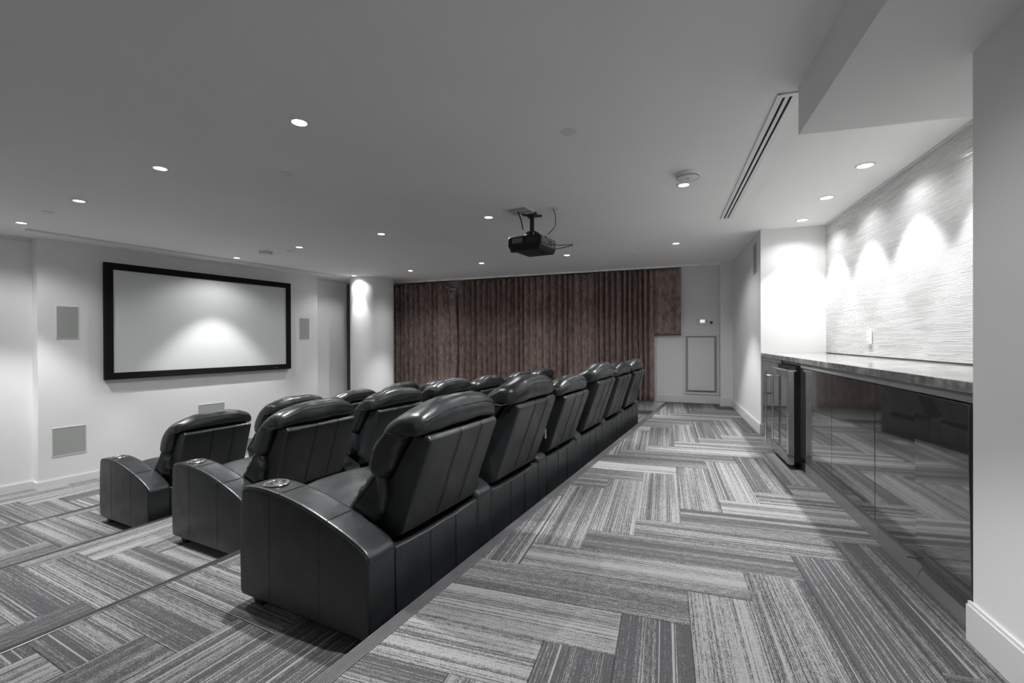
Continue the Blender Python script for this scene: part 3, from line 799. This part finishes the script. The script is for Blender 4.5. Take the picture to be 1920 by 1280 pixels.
def recliner(label, last=False, tilt=0., lift=0., seed=0, bare=False):
    t = thing('recliner', label, 'recliner', (0, 0, 0), 0, 'black leather cinema recliners')
    a = build_arm(); a.parent = t
    if last:
        a2 = copy_tree(a, t); a2.location = (PITCH, 0, 0)
    X0, X1 = ARM+.003, PITCH-.003
    # lower body
    obj('base', boxbm(X0+.01, X1-.01, .10, .74, .06, .30, .01), M['leather'], t)
    pr = densify(rounded([(0.002, .05, .006), (.045, .05, .006), (.045, .372, .012), (.002, .372, .016)], 3), .06)
    def wp(v, q): return (v.x, v.y + .004*creases(v, 1, 6, 3), v.z + (.010*sin(pi*q)*-1 + .004*noise.noise((v.x*9, seed, 0)) if v.z > .3 else 0))
    rp = obj('rear_panel', pillow(bmesh.new(), pr, X0, X1, .006, 3, 14, warp=wp), M['leather'], t, smooth=45)
    bm = bmesh.new()
    for q in (.36, .68):
        xx = X0+(X1-X0)*q
        tube(bm, [(xx, .0005, .06), (xx, .0005, .355)], .0016, 6)
    obj('stitching', bm, M['seam'], rp)['kind'] = 'stuff'
    # seat
    pr = densify(rounded([(.17, .30, .02), (.80, .30, .03), (.835, .40, .06), (.80, .475, .06), (.45, .455, .05), (.17, .44, .03)], 5), .05)
    def ws(v, q): c = creases(v, .007, 7, 5+seed); return (v.x, v.y, v.z + (c if v.z > .4 else 0) - (.018*(2*q-1)**2 if v.z > .4 else 0))
    obj('seat_cushion', pillow(bmesh.new(), pr, X0+.004, X1-.004, .03, 4, 12, puff=.006, warp=ws), M['leather'], t, smooth=60)
    obj('footrest', boxbm(X0+.01, X1-.01, .79, .825, .07, .33, .012), M['leather'], t)
    # back: everything here turns with the recline angle about the hinge
    ct, st_ = cos(tilt), sin(tilt); py, pz = .06, .42
    def tl(v):
        y, z = v[1]-py, v[2]-pz
        return (v[0], py + y*ct - z*st_, pz + y*st_ + z*ct)
    xs0, xs1 = X0+.045, X1-.035
    pr = densify(rounded([(.10, .36, .03), (.004, .405, .035), (-.148, .822, .016), (-.130, .842, .016), (-.05, .838, .02), (.085, .62, .05), (.16, .36, .02)], 5), .05)
    def wsh(v, q):
        w_ = 1 - .0*v.z
        return tl((v.x, v.y + creases(v, .006 if v.z < .6 else .002, 5, 9+seed), v.z + lift*max(0, (v.z-.4)/.45)))
    sh = obj('back_shell', pillow(bmesh.new(), pr, xs0, xs1, .012, 4, 12, warp=wsh), M['leather'], t, smooth=45)
    bm = bmesh.new()
    for q in (.40, .72):
        xx = xs0+(xs1-xs0)*q
        for dx in (-.004, .004):
            pts = [(-.0065, .43), (-.0415, .52), (-.0845, .64), (-.1265, .755), (-.1465, .812), (-.1475, .827), (-.139, .8425), (-.125, .8450), (-.085, .8435)]
            tube(bm, [wsh(Vector((xx+dx, a, b_)), .5) for a, b_ in pts], .0009, 5)
    for xx in (xs0+.006, xs1-.006):
        tube(bm, [wsh(Vector((xx, a+.005, b_-.002)), .5) for a, b_ in [(.0, .425), (-.0775, .64), (-.1415, .815), (-.133, .838), (-.06, .838)]], .0020, 5)
    obj('stitching', bm, M['seam'], sh)['kind'] = 'stuff'
    # upper cushion with the overhanging headrest
    pr = spline([(.170, .70), (.150, .760), (.112, .835), (.062, .905), (.010, .953), (-.045, .978), (-.100, .984), (-.134, .965), (-.147, .925), (-.142, .884), (-.115, .858), (-.05, .850), (.0, .78), (.045, .69), (.080, .648), (.125, .638), (.160, .658)], 5)
    def wc(v, q):
        e = abs(2*q-1); dz = -.062*max(0, (e-.2)/.8)**2.2*max(0, (v.z-.78)/.2); dy = .030*max(0, (e-.5)/.5)**2*(1 if v.y < -.05 else .2)
        return tl((v.x, v.y + dy + creases(v, .007, 8, 20+seed), v.z + dz + creases(v, .007, 8, 31+seed) + lift*max(0, (v.z-.5)/.4)))
    X2, X3 = X0+.002, X1-.002
    hc = obj('headrest_cushion', pillow(bmesh.new(), pr, X2, X3, .034, 6, 22, puff=.006, warp=wc, rx=.036), M['leather'], t, smooth=75)
    bm = bmesh.new()
    def seamline(yz, x0, x1, n=18, r=.0024):
        pts = []
        for k in range(n+1):
            q = k/n; x = x0+(x1-x0)*q; qq = (x-X2)/(X3-X2)
            y = yz[0]; z = yz[1]
            dv = Vector((-.97, .24)); off = .006*sin(pi*qq) - .034*(1-sin(math.acos(1-min(1, min(x-X2, X3-x)/.036)))) + .0032
            pts.append(wc(Vector((x, y+dv.x*off, z+dv.y*off)), qq))
        tube(bm, pts, r, 5)
    seamline((-.1452, .943), X2+.03, X3-.03)
    for xx, sg in ((X2, 1), (X3, -1)):
        q_ = (xx-X2)/(X3-X2)
        tube(bm, [wc(Vector((xx-.0005*sg, a, b_)), q_) for a, b_ in [(.055, .875), (.02, .872), (-.03, .868), (-.09, .868), (-.12, .880)]], .0022, 5)
        tube(bm, [wc(Vector((xx+.010*sg, a+.0, b_)), q_) for a, b_ in [(.158, .70), (.140, .755), (.102, .828), (.055, .895), (.006, .942), (-.045, .967), (-.094, .973)]], .0030, 6)
    obj('stitching', bm, M['seam'], hc)['kind'] = 'stuff'
    # lumbar cushion
    pr = densify(spline([(.10, .665), (.150, .655), (.195, .60), (.245, .54), (.285, .485), (.285, .445), (.23, .425), (.15, .42), (.10, .47), (.07, .57)], 5), .02)
    def wl(v, q): 
        n_ = 1-2*abs(noise.noise((v.x*5+seed, (v.z-.35*v.y)*30, seed*.3)))
        return tl((v.x, v.y + .011*n_ + creases(v, .008, 10, 40+seed), v.z + .009*n_))
    obj('lumbar_cushion', pillow(bmesh.new(), pr, X0+.002, X1-.002, .03, 5, 14, puff=.008, warp=wl, rx=.04), M['leather'], t, smooth=75)
    # feet
    for xx in (.03, PITCH-.05 + (ARM if last else 0)):
        for yy in (.035, .70):
            f_ = bmesh.new(); box(f_, xx, xx+.055, yy, yy+.07, 0, .052)
            for v_ in f_.verts:
                if v_.co.z < .01: v_.co.x += .010*(1 if v_.co.x < xx+.03 else -1); v_.co.y += .010*(1 if v_.co.y < yy+.035 else -1)
            obj('leg', f_, M['redwood'], t)
    return t
rows = [
 (1, 1.940, 6, [(0, .0), (.02, .03), (-.03, -.025), (.015, .03), (-.03, .0), (-.05, .0)],
  ['nearest black leather recliner with steel cup holder on its left arm', 'second recliner from the camera in the nearest row', 'third recliner in the nearest row, with a small white tag on its side',
   'fourth recliner in the nearest row, headrest higher than its neighbours', 'fifth recliner in the nearest row, second from the far end', 'farthest recliner of the nearest row, against the aisle end']),
 (2, 2.37, 6, [(-.02, .0), (0, .01), (.02, .03), (-.03, .0), (0, .0), (0, 0)],
  ['first recliner of the middle row, with cup holder arm nearest the camera', 'second recliner of the middle row', 'third recliner of the middle row, headrest against the curtains', 'fourth recliner of the middle row', 'fifth recliner of the middle row, only its headrest showing', 'last recliner of the middle row, hidden by the nearest row']),
 (3, 2.52, 5, [(-.07, -.03), (0, .02), (-.04, .0), (.0, .02), (0, 0)],
  ['leftmost recliner, first of the front row by the screen', 'second recliner of the front row', 'third recliner of the front row, only its headrest showing', 'fourth recliner of the front row, headrest beside the round column', 'last recliner of the front row, behind the middle row'])]
for lv, s0, n, tl_, labels in rows:
    for i in range(n):
        t = recliner(labels[i], last=(i == n-1), tilt=tl_[i][0], lift=tl_[i][1], seed=lv*7+i*3)
        x, y = ROW.p(s0 + PITCH*i, TREAD*(lv-1) + .095)
        t.location = (x, y, -STEP*lv); t.rotation_euler = (0, 0, ROW.ang)
        if lv == 1 and i == 2:
            o = obj('care_tag', boxbm(ARM+.044, ARM+.047, .02, .032, .50, .575), M['label'], t); o['label'] = 'small white tag on the side of the back'
